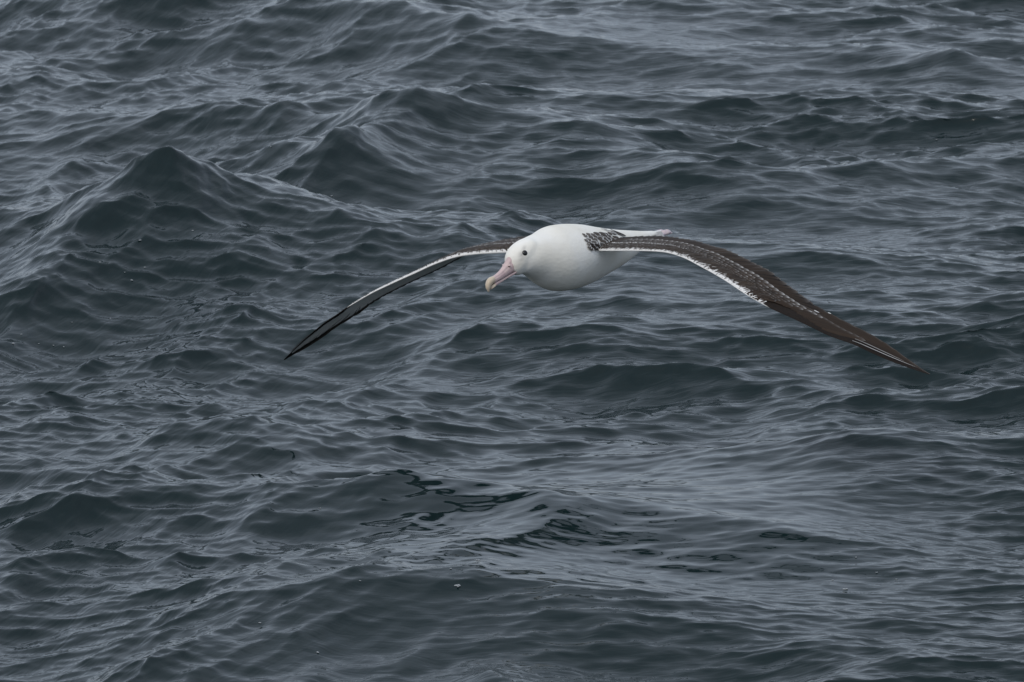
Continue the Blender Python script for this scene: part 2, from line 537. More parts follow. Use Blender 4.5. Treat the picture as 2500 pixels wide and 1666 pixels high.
M_BILL = simple("pink_horn", (0.52, 0.38, 0.385), 0.42, 0.4, (0.62, 0.48, 0.46), 45)
M_NAIL = simple("yellow_horn", (0.56, 0.46, 0.34), 0.4, 0.4, (0.64, 0.55, 0.44), 60)
M_MOUTH = simple("dark_gape", (0.05, 0.035, 0.035), 0.6)
M_EYE = simple("black_eye", (0.004, 0.004, 0.005), 0.08, 0.6)
M_LID = simple("dark_lid", (0.05, 0.05, 0.055), 0.8)
M_FOOT = simple("pink_web", (0.54, 0.44, 0.50), 0.5, 0.4, (0.68, 0.56, 0.54), 60)

# ---- body, neck and head: one skin lofted through rings
HEAD_YAW = math.radians(-10)
HEAD_PITCH = math.radians(40)
hf = (FWD * math.cos(HEAD_YAW) + Lr * math.sin(HEAD_YAW))
HL = Lr * math.cos(HEAD_YAW) - FWD * math.sin(HEAD_YAW)
HFW = hf * math.cos(HEAD_PITCH) - UP * math.sin(HEAD_PITCH)
HUP = np.cross(HFW, HL); HUP /= np.linalg.norm(HUP)
if HUP[2] < 0: HUP = -HUP
HC = loc(0.325, -0.004, 0.062)


TORSO_ROWS = [(-0.565, 0.018, 0.004, 0.012, 0), (-0.53, 0.026, -0.001, 0.024, 0), (-0.50, 0.030, -0.004, 0.030, 0), (-0.455, 0.036, -0.010, 0.038, 0), (-0.42, 0.042, -0.024, 0.046, 0), (-0.36, 0.052, -0.052, 0.062, 0),
              (-0.26, 0.070, -0.078, 0.080, 0), (-0.15, 0.094, -0.098, 0.098, 0), (-0.05, 0.118, -0.114, 0.113, 0),
              (0.05, 0.133, -0.119, 0.120, 0), (0.135, 0.136, -0.110, 0.112, 0), (0.20, 0.123, -0.084, 0.095, 0),
              (0.25, 0.117, -0.052, 0.080, 0), (0.295, 0.110, -0.028, 0.066, 0), (0.338, 0.094, -0.012, 0.046, 0)]
# along the head's axis, offset up, radius up, radius down, half width
HEAD_ROWS = [(-0.072, -0.006, 0.012, 0.012, 0.012), (-0.066, -0.010, 0.022, 0.034, 0.030), (-0.050, -0.008, 0.032, 0.056, 0.046), (-0.024, -0.004, 0.039, 0.066, 0.052),
             (0.008, -0.002, 0.045, 0.067, 0.053), (0.036, -0.003, 0.045, 0.060, 0.047), (0.058, -0.006, 0.040, 0.050, 0.037), (0.074, -0.010, 0.028, 0.034, 0.024), (0.084, -0.013, 0.010, 0.012, 0.010)]


def tilt(deg):
    a = math.radians(deg)
    return np.cos(a) * FWD - np.sin(a) * Ur, np.cos(a) * Ur + np.sin(a) * FWD   # forward, up


def loft(rows, ns, m):
    """rows: centre, up-vector, radius up, radius down, half width"""
    R = catmull(rows, m)
    tan = np.gradient(R[:, :3], axis=0)
    vs = []
    for i in range(m):
        T = tan[i] / np.linalg.norm(tan[i])
        U = R[i, 3:6] / np.linalg.norm(R[i, 3:6])
        S = np.cross(U, T); S /= np.linalg.norm(S)
        if S @ Lr < 0: S = -S
        ru, rd, w = R[i, 6:9]
        for j in range(ns):
            a = 2 * math.pi * j / ns
            cz, cs = math.cos(a), math.sin(a)
            vs.append(R[i, :3] + U * (cz * (ru if cz > 0 else rd)) + S * (cs * w))
    return vs, ring_faces(m, ns)


TORSO = []
for x, zt, zb, w, tl in TORSO_ROWS:
    f, u = tilt(tl)
    TORSO.append(np.concatenate([loc(x, 0, (zt + zb) / 2), u, [(zt - zb) / 2, (zt - zb) / 2, w]]))
HEAD = [np.concatenate([HC + HFW * du + HUP * dup, HUP, [ru, rd, w]]) for du, dup, ru, rd, w in HEAD_ROWS]
bv, bf = loft(TORSO, 40, 90)
for v2, f2 in (loft(HEAD, 36, 50),):
    k = len(bv); bv = bv + v2; bf = bf + [tuple(q + k for q in ff) for ff in f2]
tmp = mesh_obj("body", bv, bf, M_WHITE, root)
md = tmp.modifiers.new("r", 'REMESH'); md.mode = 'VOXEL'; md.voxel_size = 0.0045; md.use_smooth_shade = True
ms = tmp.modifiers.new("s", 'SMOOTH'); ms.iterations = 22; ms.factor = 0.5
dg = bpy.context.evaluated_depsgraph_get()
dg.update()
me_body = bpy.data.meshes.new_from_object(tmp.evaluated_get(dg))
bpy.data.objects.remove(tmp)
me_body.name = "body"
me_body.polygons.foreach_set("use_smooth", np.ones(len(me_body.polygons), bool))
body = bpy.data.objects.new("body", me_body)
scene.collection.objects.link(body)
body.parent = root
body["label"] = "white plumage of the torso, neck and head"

deps_bm = BVHTree.FromPolygons([Vector(O) + v.co for v in me_body.vertices], [tuple(p.vertices) for p in me_body.polygons])


def cast(px, py):
    d = Vector(pix(px, py, 20.0) - np.array([0, 0, CAM_H])); d.normalize()
    hit = deps_bm.ray_cast(Vector((0, 0, CAM_H)), d)
    return (np.array(hit[0]), np.array(hit[1])) if hit[0] is not None else (None, None)


# ---- bill: profile traced onto the head's plane of symmetry
def on_head_plane(px, py, off=0.0):
    d = pix(px, py, 20.0) - np.array([0, 0, CAM_H])
    c = np.array([0, 0, CAM_H])
    t = ((HC + HL * off - c) @ HL) / (d @ HL)
    return c + t * d


def rp(x, y):   # pixel of an enlarged crop of the head -> photo pixel
    return 1160 + x * 200 / 2091, 580 + y * 200 / 2091


TOP = [(872, 455), (822, 560), (745, 700), (650, 835), (545, 935), (440, 1000)]
MID = [(1015, 770), (985, 830), (880, 905), (760, 985), (620, 1075), (470, 1155)]
BOT = [(990, 900), (960, 950), (850, 1020), (725, 1095), (600, 1180), (500, 1250)]
HW = [0.019, 0.019, 0.016, 0.0135, 0.012, 0.011]


def bill_loft(T, M, W, n, rows, notch=False, flat=0):
    t3 = np.array([on_head_plane(*rp(*p)) for p in T]); m3 = np.array([on_head_plane(*rp(*p)) for p in M])
    K = catmull(np.hstack([t3, m3, np.array(W)[:, None]]), rows)
    vs = []
    for k in K:
        c = (k[:3] + k[3:6]) / 2; h = (k[:3] - k[3:6]) / 2
        for j in range(n):
            a = 2 * math.pi * j / n
            ca, sa = math.cos(a), math.sin(a)
            r = 1.0
            ca2 = math.copysign(abs(ca) ** 0.85, ca); sa2 = math.copysign(abs(sa) ** (0.35 if ca * flat > 0 else 0.8), sa)
            if notch and abs(abs(a - math.pi) - math.radians(112)) < math.radians(9):
                r = 0.90
            vs.append(c + h * ca2 * r + HL * (sa2 * k[6] * r))
    return vs, ring_faces(rows, n)


v, f = bill_loft(TOP, MID, HW, 36, 26, True, -1)
upper_bill = mesh_obj("upper_bill", v, f, M_BILL, root)
MIDL = [(988, 800)] + MID[1:]
M2 = [(x - 7, y - 10) for x, y in MIDL]
v, f = bill_loft(M2, BOT, [w * 0.96 for w in HW], 20, 20, False, 1)
lower_bill = mesh_obj("lower_bill", v, f, M_BILL, root)
# dark line between the two halves
v, f = bill_loft([(x - 4, y - 6) for x, y in MIDL], [(x + 1, y + 2) for x, y in MIDL], [w * 1.01 for w in HW], 12, 20)
gape = mesh_obj("gape_line", v, f, M_MOUTH, root)
# hooked yellow tip
TH = [(455, 992), (400, 1012), (350, 1050), (306, 1120), (283, 1215), (292, 1310), (335, 1398)]
TL = [(478, 1150), (440, 1172), (412, 1190), (395, 1215), (382, 1255), (365, 1330), (352, 1402)]
v, f = bill_loft(TH, TL, [0.0112, 0.0125, 0.0128, 0.0118, 0.0098, 0.0065, 0.0012], 28, 24)
hook = mesh_obj("bill_hook", v, f, M_NAIL, upper_bill)
hook["label"] = "pale yellow hooked tip of the bill"
v, f = bill_loft([(505, 1150), (470, 1175), (430, 1205), (400, 1235)], [(510, 1245), (470, 1285), (425, 1315), (385, 1335)], [0.0095, 0.0098, 0.0088, 0.004], 18, 12)
mesh_obj("lower_bill_tip", v, f, M_NAIL, lower_bill)
# tube nostrils
for sgn, (nx, ny) in ((1, (862, 715)), (-1, (735, 690))):
    base = on_head_plane(*rp(800, 735)) + HL * sgn * 0.0145
    if sgn < 0: base = on_head_plane(*rp(800, 735)) - HL * 0.0135 + HUP * 0.003
    ax = HFW * 0.75 + HL * sgn * 0.55 + HUP * 0.1; ax /= np.linalg.norm(ax)
    e1 = np.cross(ax, HUP); e1 /= np.linalg.norm(e1); e2 = np.cross(e1, ax)
    prof = [(-0.016, 0.0015), (-0.010, 0.0045), (-0.002, 0.0058), (0.003, 0.0054), (0.004, 0.0042), (0.002, 0.0032), (-0.002, 0.0026)]
    vs = [base + ax * l + (e1 * math.cos(q) + e2 * math.sin(q)) * r for l, r in prof for q in np.linspace(0, 2 * math.pi, 12, endpoint=False)]
    mesh_obj("nostril_tube", vs, ring_faces(len(prof), 12, True, False), M_BILL, upper_bill)
    vs = [base + ax * l + (e1 * math.cos(q) + e2 * math.sin(q)) * r for l, r in [(0.0005, 0.0032), (0.0022, 0.0030)] for q in np.linspace(0, 2 * math.pi, 12, endpoint=False)]
    mesh_obj("nostril_opening", vs, ring_faces(2, 12), M_MOUTH, upper_bill)

# ---- eyes
def ball(c, r, ax, n=14, m=10, flat=1.0):
    e1 = np.cross(ax, UP); e1 /= np.linalg.norm(e1); e2 = np.cross(ax, e1)
    vs, rows = [], []
    for i in range(m + 1):
        ph = math.pi * i / m
        for j in range(n):
            q = 2 * math.pi * j / n
            vs.append(c + ax * (math.cos(ph) * r * flat) + (e1 * math.cos(q) + e2 * math.sin(q)) * math.sin(ph) * r)
    return vs, ring_faces(m + 1, n, False, False)


ep, en = cast(1281.5, 617.5)
if ep is None:
    ep, en = HC + HL * 0.05, HL
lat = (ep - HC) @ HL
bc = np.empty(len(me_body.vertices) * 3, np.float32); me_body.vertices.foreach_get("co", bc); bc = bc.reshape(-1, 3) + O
lore_brow_shade = np.zeros(len(bc))  # dusky lores, plus brow shade around the eyes painted into the plumage colour
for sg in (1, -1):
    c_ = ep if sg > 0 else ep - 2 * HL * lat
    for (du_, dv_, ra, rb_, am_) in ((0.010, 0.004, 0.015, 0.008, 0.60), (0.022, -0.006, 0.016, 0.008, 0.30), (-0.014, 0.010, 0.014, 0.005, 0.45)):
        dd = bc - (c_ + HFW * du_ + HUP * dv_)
        lore_brow_shade = np.maximum(lore_brow_shade, am_ * np.exp(-((dd @ HFW) / ra) ** 2 - ((dd @ HUP) / rb_) ** 2 - ((dd @ HL) / 0.02) ** 2))
mk = me_body.color_attributes.new("LoreBrowShade", 'FLOAT_COLOR', 'POINT')
mk.data.foreach_set("color", np.repeat(lore_brow_shade[:, None], 4, 1).astype(np.float32).ravel())
for sgn in (1, -1):
    p = ep if sgn > 0 else ep - 2 * HL * lat
    nrm = en if sgn > 0 else en - 2 * HL * (en @ HL)
    v, f = ball(p - nrm * 0.0045, 0.0112, nrm, 20, 14, 0.8)
    eye = mesh_obj("eye", v, f, M_EYE, root)

# ---- wings
def reg2(x, y): return 680 + x * 600 / 2353, 560 + y * 600 / 2353
def reg3(x, y): return 1420 + x * 540 / 2353, 540 + y * 540 / 2353
def reg4(x, y): return 1740 + x * 560 / 2353, 620 + y * 560 / 2353


# leading edge pixel, depth behind the body centre (m), trailing edge pixel, chord depth (m), thickness
NEAR = [  # the bird's left wing, towards the camera
    ((1428, 612), -0.02, (1500, 583), 0.190, 0.050),
    ((1468, 613), -0.08, (1540, 579), 0.190, 0.046),
    (reg3(550, 318), -0.17, (1620, 578), 0.185, 0.042),
    (reg3(800, 326), -0.235, (1668, 584), 0.175, 0.038),
    (reg3(950, 348), -0.275, (1702, 590), 0.170, 0.036),
    (reg3(1100, 400), -0.32, (1740, 602), 0.165, 0.033),
    (reg3(1250, 478), -0.37, (1776, 612), 0.160, 0.030),
    (reg3(1400, 560), -0.415, (1812, 628), 0.158, 0.027),
    (reg3(1550, 650), -0.46, (1848, 647), 0.156, 0.025),
    (reg3(1680, 738), -0.50, (1882, 664), 0.153, 0.023),
    (reg4(400, 455), -0.535, (1914, 689), 0.150, 0.020),
    (reg4(600, 565), -0.555, (1952, 718), 0.142, 0.018),
    (reg4(800, 655), -0.570, (1992, 748), 0.130, 0.016),
    (reg4(1000, 750), -0.580, (2034, 772), 0.118, 0.014),
    (reg4(1200, 845), -0.588, (2074, 793), 0.105, 0.012),
    (reg4(1450, 935), -0.592, (2122, 817), 0.088, 0.010),
    (reg4(1700, 1050), -0.594, (2168, 845), 0.068, 0.008),
    (reg4(1900, 1130), -0.592, (2206, 872), 0.048, 0.006),
    (reg4(2100, 1200), -0.588, (2244, 897), 0.026, 0.004),
    (reg4(2222, 1240), -0.582, (2270, 914), 0.006, 0.002),
]
FAR = [  # the bird's right wing, away from the camera and low
    ((1345, 610), 0.02, (1420, 574), 0.190, 0.050),
    ((1300, 613), 0.06, (1372, 577), 0.190, 0.046),
    (reg2(2170, 225), 0.125, (1303, 577), 0.188, 0.046),
    (reg2(1900, 240), 0.185, (1232, 586), 0.182, 0.044),
    (reg2(1700, 268), 0.228, (1178, 601), 0.178, 0.040),
    (reg2(1500, 334), 0.268, (1128, 629), 0.172, 0.034),
    (reg2(1300, 424), 0.305, (1076, 657), 0.166, 0.030),
    (reg2(1100, 514), 0.338, (1024, 681), 0.162, 0.026),
    (reg2(900, 609), 0.368, (968, 708), 0.160, 0.022),
    (reg2(750, 694), 0.392, (930, 728), 0.158, 0.019),
    (reg2(650, 755), 0.42, (900, 747), 0.154, 0.017),
    (reg2(570, 812), 0.455, (870, 768), 0.146, 0.016),
    (reg2(450, 890), 0.53, (815, 801), 0.128, 0.014),
    (reg2(360, 960), 0.60, (785, 823), 0.112, 0.012),
    (reg2(270, 1035), 0.68, (757, 841), 0.092, 0.010),
    (reg2(190, 1110), 0.77, (731, 857), 0.070, 0.008),
    (reg2(120, 1178), 0.85, (712, 868), 0.046, 0.006),
    (reg2(75, 1225), 0.91, (700, 877), 0.024, 0.004),
    (reg2(48, 1256), 0.95, (693.5, 880), 0.006, 0.002),
]


class Wing:
    def __init__(self, rows, sgn):
        key = []
        for le, dl, te, ch, th in rows:
            a = pix(le[0], le[1], YB + dl); b = pix(te[0], te[1], YB + dl + ch)
            key.append(np.concatenate([a, b, [th]]))
        key = np.array(key)
        self.sgn = sgn
        self.n = 220
        # resample evenly along the leading edge
        fine = catmull(key, 1200)
        mid = fine[:, :3] * 0.7 + fine[:, 3:6] * 0.3
        s = np.concatenate([[0], np.cumsum(np.linalg.norm(np.diff(mid, axis=0), axis=1))])
        self.length = s[-1]
        q = np.linspace(0, s[-1], self.n)
        self.K = np.stack([np.interp(q, s, fine[:, c]) for c in range(7)], 1)
        self.LE = self.K[:, :3]; self.TE = self.K[:, 3:6]; self.TH = self.K[:, 6] * (0.66 if sgn > 0 else 0.95)
        d = np.gradient(mid, axis=0)
        d = np.stack([np.interp(q, s, d[:, c]) for c in range(3)], 1)
        # smooth normals
        ch = self.TE - self.LE
        nn = np.cross(d, ch) * (-sgn)
        nn /= np.linalg.norm(nn, axis=1)[:, None]
        if nn[20, 2] < 0: nn = -nn
        k = np.ones(15) / 15
        pad = np.vstack([np.repeat(nn[:1], 7, 0), nn, np.repeat(nn[-1:], 7, 0)])
        nn = np.stack([np.convolve(pad[:, c], k, 'valid') for c in range(3)], 1)
        self.NN = nn / np.linalg.norm(nn, axis=1)[:, None]
        self.chord = np.linalg.norm(ch, axis=1)
        print("wing length %.2f, chord %s" % (self.length, np.round(self.chord[::22], 3)))

    def at(self, s):
        x = np.clip(s, 0, 1) * (self.n - 1)
        i = min(int(x), self.n - 2); f = x - i
        g = lambda A: A[i] * (1 - f) + A[i + 1] * f
        return g(self.LE), g(self.TE), g(self.TH), g(self.NN)

    @staticmethod
    def zu(c):
        c = max(c, 0.0)
        return 2.1 * (math.sqrt(min(c, 1) + 1e-9) * 0.62 - 0.60 * c) + 0.03 if c < 1 else 0.07

    @staticmethod
    def zl(c):
        # front spar below, gently hollow behind it
        c = min(max(c, 0.0), 1.0)
        u = Wing.zu(c)
        f = min(1.0, max(0.0, (c - 0.10) / 0.25)); f = f * f * (3 - 2 * f)
        return (1 - f) * (-0.28 * u) + f * (0.45 * u)

    def P(self, s, c, up=True, off=0.0):
        le, te, th, n = self.at(s)
        z = (self.zu(c) if up else self.zl(c)) * th
        return le + (te - le) * c + n * (z + off), n


def build_wing(W, name_side):
    CU = np.concatenate([np.array([0, .004, .012, .025, .045, .07, .10, .14]), np.linspace(.19, 0.965, 15)])
    CL = np.concatenate([np.linspace(0.955, .2, 14), np.array([.15, .11, .08, .055, .035, .018, .007])])
    prof = [(c, True) for c in CU] + [(c, False) for c in CL]
    ns = len(prof)
    vs, col = [], []
    r = np.random.default_rng(3)
    for i in range(W.n):
        s = i / (W.n - 1)
        wr = 0.56                                  # wrist
        for c, up in prof:
            p, _ = W.P(s, c, up)
            if up:
                lim = 0.03 if s < wr else 0.03 * max(0, 1 - (s - wr) / 0.03)
                white = 1.0 if c < lim else 0.0
                col.append((white, 0.6, 0))
            else:
                dark = (c > 0.86 + 0.02 * math.sin(s * 90)) or s > 0.93 or (s > wr + 0.02 and c < 0.20 * min(1, (s - wr) / 0.1)) or (s > 0.70 and c > 0.86 - (s - 0.70) * 1.1)
                col.append((0.0 if dark else 0.86, 0.2, 0))
            vs.append(p)
    o = mesh_obj("wing", vs, ring_faces(W.n, ns), M_WING, root, col=col)
    o["label"] = name_side
    return o


ROWS_V = [0.0, 0.12, 0.3, 0.5, 0.7, 0.85, 0.94, 1.0]


def feather_geo(W, s0, c0, s1, c1, width, off0, off1, shape='round', bow=0.0, arch=0.12):
    """feather lying on the upper side of the wing from (s0,c0) to (s1,c1)"""
    pts, nor = [], []
    for v in ROWS_V:
        s = s0 + (s1 - s0) * v; c = c0 + (c1 - c0) * v + bow * math.sin(math.pi * v)
        if s <= 1.0:
            p, n = W.P(s, min(c, 1.0), True, off0 + (off1 - off0) * v)
            if c > 1.0:
                le, te, th, n = W.at(s); p = p + (te - le) * (c - 1.0)
        else:
            p, n = W.P(1.0, c, True, off1)
        pts.append(p); nor.append(n)
    pts = np.array(pts); nor = np.array(nor)
    tg = np.gradient(pts, axis=0)
    vs, uv = [], []
    for i, v in enumerate(ROWS_V):
        T = tg[i] / (np.linalg.norm(tg[i]) + 1e-12)
        S = np.cross(nor[i], T); S /= np.linalg.norm(S)
        if i == 0:
            le, te, _, _ = W.at(s0)
            flip = 1 if S @ (te - le) > 0 else -1
        S = S * flip
        if shape == 'round':
            wv = [0.45, 0.75, 0.98, 1.0, 0.98, 0.86, 0.62, 0.12][i]
        else:
            wv = [0.55, 0.8, 1.0, 0.98, 0.86, 0.62, 0.38, 0.06][i]
        for u in (-1, 0, 1):
            vs.append(pts[i] + S * (u * wv * width) + nor[i] * (0 if u == 0 else -arch * width))
            uv.append(((u + 1) / 2, v))
    F = []
    for i in range(len(ROWS_V) - 1):
        for j in range(2):
            a = i * 3 + j
            F.append((a, a + 1, a + 4, a + 3))
    return vs, F, uv


def add_feathers(W, wing):
    r = np.random.default_rng(17 if W.sgn > 0 else 18)
    cnt = 0
    wr = 0.56

    def single(name, geo, col):
        v, F, uv = geo
        mesh_obj(name, v, F, M_FEATHER, wing, col=np.tile(col, (len(v), 1)), uv=uv)
    # primaries: ten long quills of the hand, their tips make the trailing edge and the point
    for k in range(10):
        q = k / 9
        s0 = wr + 0.02 + 0.18 * q
        s1 = [0.640, 0.683, 0.727, 0.770, 0.812, 0.853, 0.892, 0.930, 0.967, 1.0][k]
        c0 = 0.62 - 0.42 * q
        c1 = 1.012 - 0.28 * max(0, q - 0.86) / 0.14
        wdt = 0.023 - 0.011 * q
        single("primary_feather", feather_geo(W, s0, c0, s1, c1, wdt, 0.0004, 0.0008 + 0.0002 * k, 'point', 0.05 + 0.13 * q), (0.0, 0.55 + 0.3 * r.random(), 0.10))
    # pale quill shafts near the leading edge of the point
    for k, (sa, ca, sb, cb) in enumerate([(0.80, 0.10, 0.965, 0.30), (0.80, 0.26, 0.93, 0.42)]):
        g = feather_geo(W, sa, ca, sb, cb, 0.0016, 0.0065, 0.0065, 'point', 0.0, 0.0)
        single("quill_shaft", g, (0.55 if k == 0 else 0.38, 0.5, 0))
    if W.sgn > 0:
        for sa, ca, sb, cb in [(0.662, 0.72, 0.676, 0.735), (0.686, 0.955, 0.694, 0.975)]:   # two worn white flecks
            single("worn_feather", feather_geo(W, sa, ca, sb, cb, 0.0025, 0.006, 0.006, 'point', 0.0, 0.0), (0.85, 0.5, 0))
    # secondaries
    for k in range(30):
        s0 = 0.02 + 0.555 * k / 29
        single("secondary_feather", feather_geo(W, s0, 0.48, s0 + 0.055, 1.008 + 0.012 * r.random(), 0.0185, 0.001 + 0.0006 * (k % 2), 0.0006 + 0.0008 * (k % 2), 'round'), (0.0, 0.45 + 0.45 * r.random(), 0.16))
    # greater coverts
    for k in range(38):
        s0 = 0.04 + 0.60 * k / 37
        single("greater_covert", feather_geo(W, s0, 0.33, s0 + 0.052 + 0.004 * r.random(), 0.64 + 0.02 * r.random(), 0.0135, 0.0025, 0.0035, 'round'), (0.0, 0.5 + 0.4 * r.random(), 0.55 + 0.25 * r.random()))
    # primary coverts over the hand
    for k in range(9):
        q = k / 8
        s0 = wr + 0.01 + 0.15 * q
        single("primary_covert", feather_geo(W, s0, 0.40 - 0.24 * q, s0 + 0.10, 0.70 - 0.2 * q, 0.0135, 0.0012, 0.0030, 'round', 0.04), (0.0, 0.6 + 0.4 * r.random(), 0.14))
    # median coverts, three overlapping rows with pale rims
    for ri, (n, ca, cb, wd) in enumerate([(44, 0.28, 0.53, 0.0105), (52, 0.24, 0.43, 0.0092), (58, 0.20, 0.355, 0.0082)]):
        for k in range(n):
            s0 = 0.05 + (0.57 - 0.025 * ri) * (k + 0.5 * (ri % 2) + 0.5 * (r.random() - 0.5)) / n
            single("median_covert", feather_geo(W, s0, ca, s0 + 0.036 - 0.004 * ri + 0.004 * r.random(), cb + 0.015 * r.random(), wd, 0.0030 + 0.0007 * ri, 0.0040 + 0.0008 * ri, 'round'), (0.0, 0.4 + 0.5 * r.random(), (0.42 - 0.04 * ri) * (0.15 + 1.1 * r.random())))
    # lesser coverts: hundreds of small ones, mottled white towards the leading edge
    AV, AF, AU, AC = [], [], [], []
    rows = [(0.175, 0.29, 84, 0.0074), (0.145, 0.25, 96, 0.0066), (0.115, 0.21, 110, 0.006), (0.09, 0.165, 150, 0.0044), (0.065, 0.13, 180, 0.0037), (0.045, 0.105, 210, 0.0031), (0.024, 0.078, 240, 0.0027), (0.004, 0.056, 260, 0.0024)]
    for ri, (ca, cb, n, wd) in enumerate(rows):
        for k in range(n):
            s0 = 0.045 + (wr - 0.035) * (k + 0.5 * (ri % 2) + 0.5 * r.random()) / n
            ds = (0.021 - 0.0022 * ri) if ri < 3 else 0.0085 - 0.0006 * ri
            g = feather_geo(W, s0, ca + 0.012 * r.random(), s0 + ds, cb + 0.025 * r.random(), wd, max(0.0006, 0.0048 - 0.0006 * ri), max(0.0018, 0.0060 - 0.0006 * ri), 'round', 0, 0.2)
            inner = max(0.0, 1 - s0 / 0.32)
            outer = min(1.0, max(0.0, (s0 - 0.22) / 0.28))
            fr = (0.7 + 3.6 * inner) * (0.3 + 0.9 * r.random())
            if outer > 0.2: fr *= 0.35
            lim = [0, 0, 0, 0.0, 0.0, 0.03, 0.22, 0.75][ri] + outer * [0, 0.0, 0.02, 0.08, 0.22, 0.55, 0.7, 0.2][ri]
            wh = min(1.0, 0.35 + lim * 0.6 + 0.3 * r.random()) if r.random() < lim else (0.04 * r.random())
            if s0 > wr - 0.04 and r.random() < 0.6: wh = 0.0
            base = len(AV)
            AV.extend(g[0]); AF.extend([tuple(x + base for x in q) for q in g[1]]); AU.extend(g[2])
            AC.extend([(wh, 0.35 + 0.6 * r.random(), fr)] * len(g[0]))
    o = mesh_obj("lesser_coverts", AV, AF, M_FEATHER, wing, col=AC, uv=AU)
    o["kind"] = "stuff"


WN = Wing(NEAR, 1); WF = Wing(FAR, -1)
wing_n = build_wing(WN, "dark brown wing nearer the viewer with white leading edge, seen from above")
wing_f = build_wing(WF, "wing farther from the viewer, showing its pale shaded underside")
add_feathers(WN, wing_n); add_feathers(WF, wing_f)

# ---- scapulars: dark, white-rimmed scales where the wing meets the back
def body_feather(px, py, dx, dy, width, name, col, lift=0.003):
    """feather lying on the body from one photo pixel along (dx, dy)"""
    pts, nr = [], []
    for v in ROWS_V:
        p, n = cast(px + dx * v, py + dy * v)
        if p is None:
            return
        pts.append(p + n * (lift + 0.003 * v)); nr.append(n)
    pts = np.array(pts); nr = np.array(nr); tg = np.gradient(pts, axis=0)
    vs, uv = [], []
    for i, v in enumerate(ROWS_V):
        T = tg[i] / np.linalg.norm(tg[i]); S = np.cross(nr[i], T); S /= np.linalg.norm(S)
        wv = [0.45, 0.75, 0.98, 1.0, 0.98, 0.86, 0.62, 0.12][i]
        for u in (-1, 0, 1):
            vs.append(pts[i] + S * u * wv * width - nr[i] * (0 if u == 0 else 0.15 * width)); uv.append(((u + 1) / 2, v))
    F = []
    for i in range(len(ROWS_V) - 1):
        for j in range(2):
            a = i * 3 + j; F.append((a, a + 1, a + 4, a + 3))
    mesh_obj(name, vs, F, M_FEATHER, root, col=np.tile(col, (len(vs), 1)), uv=uv)


rs = np.random.default_rng(4)
for px, py, z in [(1441, 604, 1.0), (1449, 600, 1.1), (1456, 605, 1.2), (1447, 608, 0.9), (1462, 601, 1.1), (1437, 598, 0.9), (1466, 607, 1.0)]:
    body_feather(px, py, 11 * z, 2.0, 0.0062 * z, "scapular_feather", (0.0, 0.3, 1.2), 0.007)
for row in range(7):
    for k in range(10):
        px = 1418 + k * 10.4 + (row % 2) * 5.0 + row * 2.6 + rs.uniform(-3.2, 3.2)
        py = 571.5 + row * 6.2 - k * 0.3 + rs.uniform(-2.2, 2.2)
        fade = min(1.0, max(0.0, (px - 1414 - row * 2.0) / 46.0))
        keep = rs.random()
        if py > 607 or (py > 598 and px > 1462) or px > 1496 + row * 2 or (row < 2 and k > 5 and keep < 0.5) or keep < 0.03 or (fade < 0.25 and keep < 0.30):
            continue
        z = rs.uniform(0.85, 1.3)
        body_feather(px, py, (8 + 5 * fade) * z, 2.0 + 3.0 * rs.random(), (0.0048 + 0.0038 * fade) * z, "scapular_feather",
                     (0.05 + 0.16 * rs.random() * (1 - fade), 0.5 + 0.5 * rs.random(), (6.0 - 3.2 * fade) * rs.uniform(0.6, 1.15)), 0.002 + 0.0006 * row)
for px, py, dx, dy, w, wh in [(1478, 558, 28, 11, 0.0065, 0.0), (1490, 562, 36, 17, 0.0072, 0.0), (1474, 562, 20, 7, 0.004, 0.25), (1502, 570, 24, 9, 0.005, 0.1), (1486, 568, 18, 6, 0.004, 0.4), (1466, 560, 14, 3, 0.003, 0.5)]:
    body_feather(px, py, dx, dy, w, "tertial_feather", (wh, 0.3, 0.1), 0.004)

# ---- tail: overlapping white feathers
for k in range(12):
    q = (k - 5.5) / 5.5
    a = loc(-0.38, 0.018 * q, 0.026 - 0.006 * abs(q)); b = loc(-0.585 + 0.04 * abs(q), 0.040 * q, 0.016 - 0.010 * abs(q))
    vs, uv = [], []
    for i, v in enumerate(ROWS_V):
        p = a + (b - a) * v + Ur * 0.0012 * (5.5 - abs(k - 5.5))
        wv = [0.5, 0.75, 0.95, 1, 1, 0.92, 0.7, 0.2][i] * 0.016
        for u in (-1, 0, 1):
            vs.append(p + Lr * u * wv - Ur * (0 if u == 0 else 0.002)); uv.append(((u + 1) / 2, v))
    F = []
    for i in range(len(ROWS_V) - 1):
        for j in range(2):
            x = i * 3 + j; F.append((x, x + 1, x + 4, x + 3))
    mesh_obj("tail_feather", vs, F, M_FEATHER, root, col=np.tile((1.0, 0, 0), (len(vs), 1)), uv=uv)

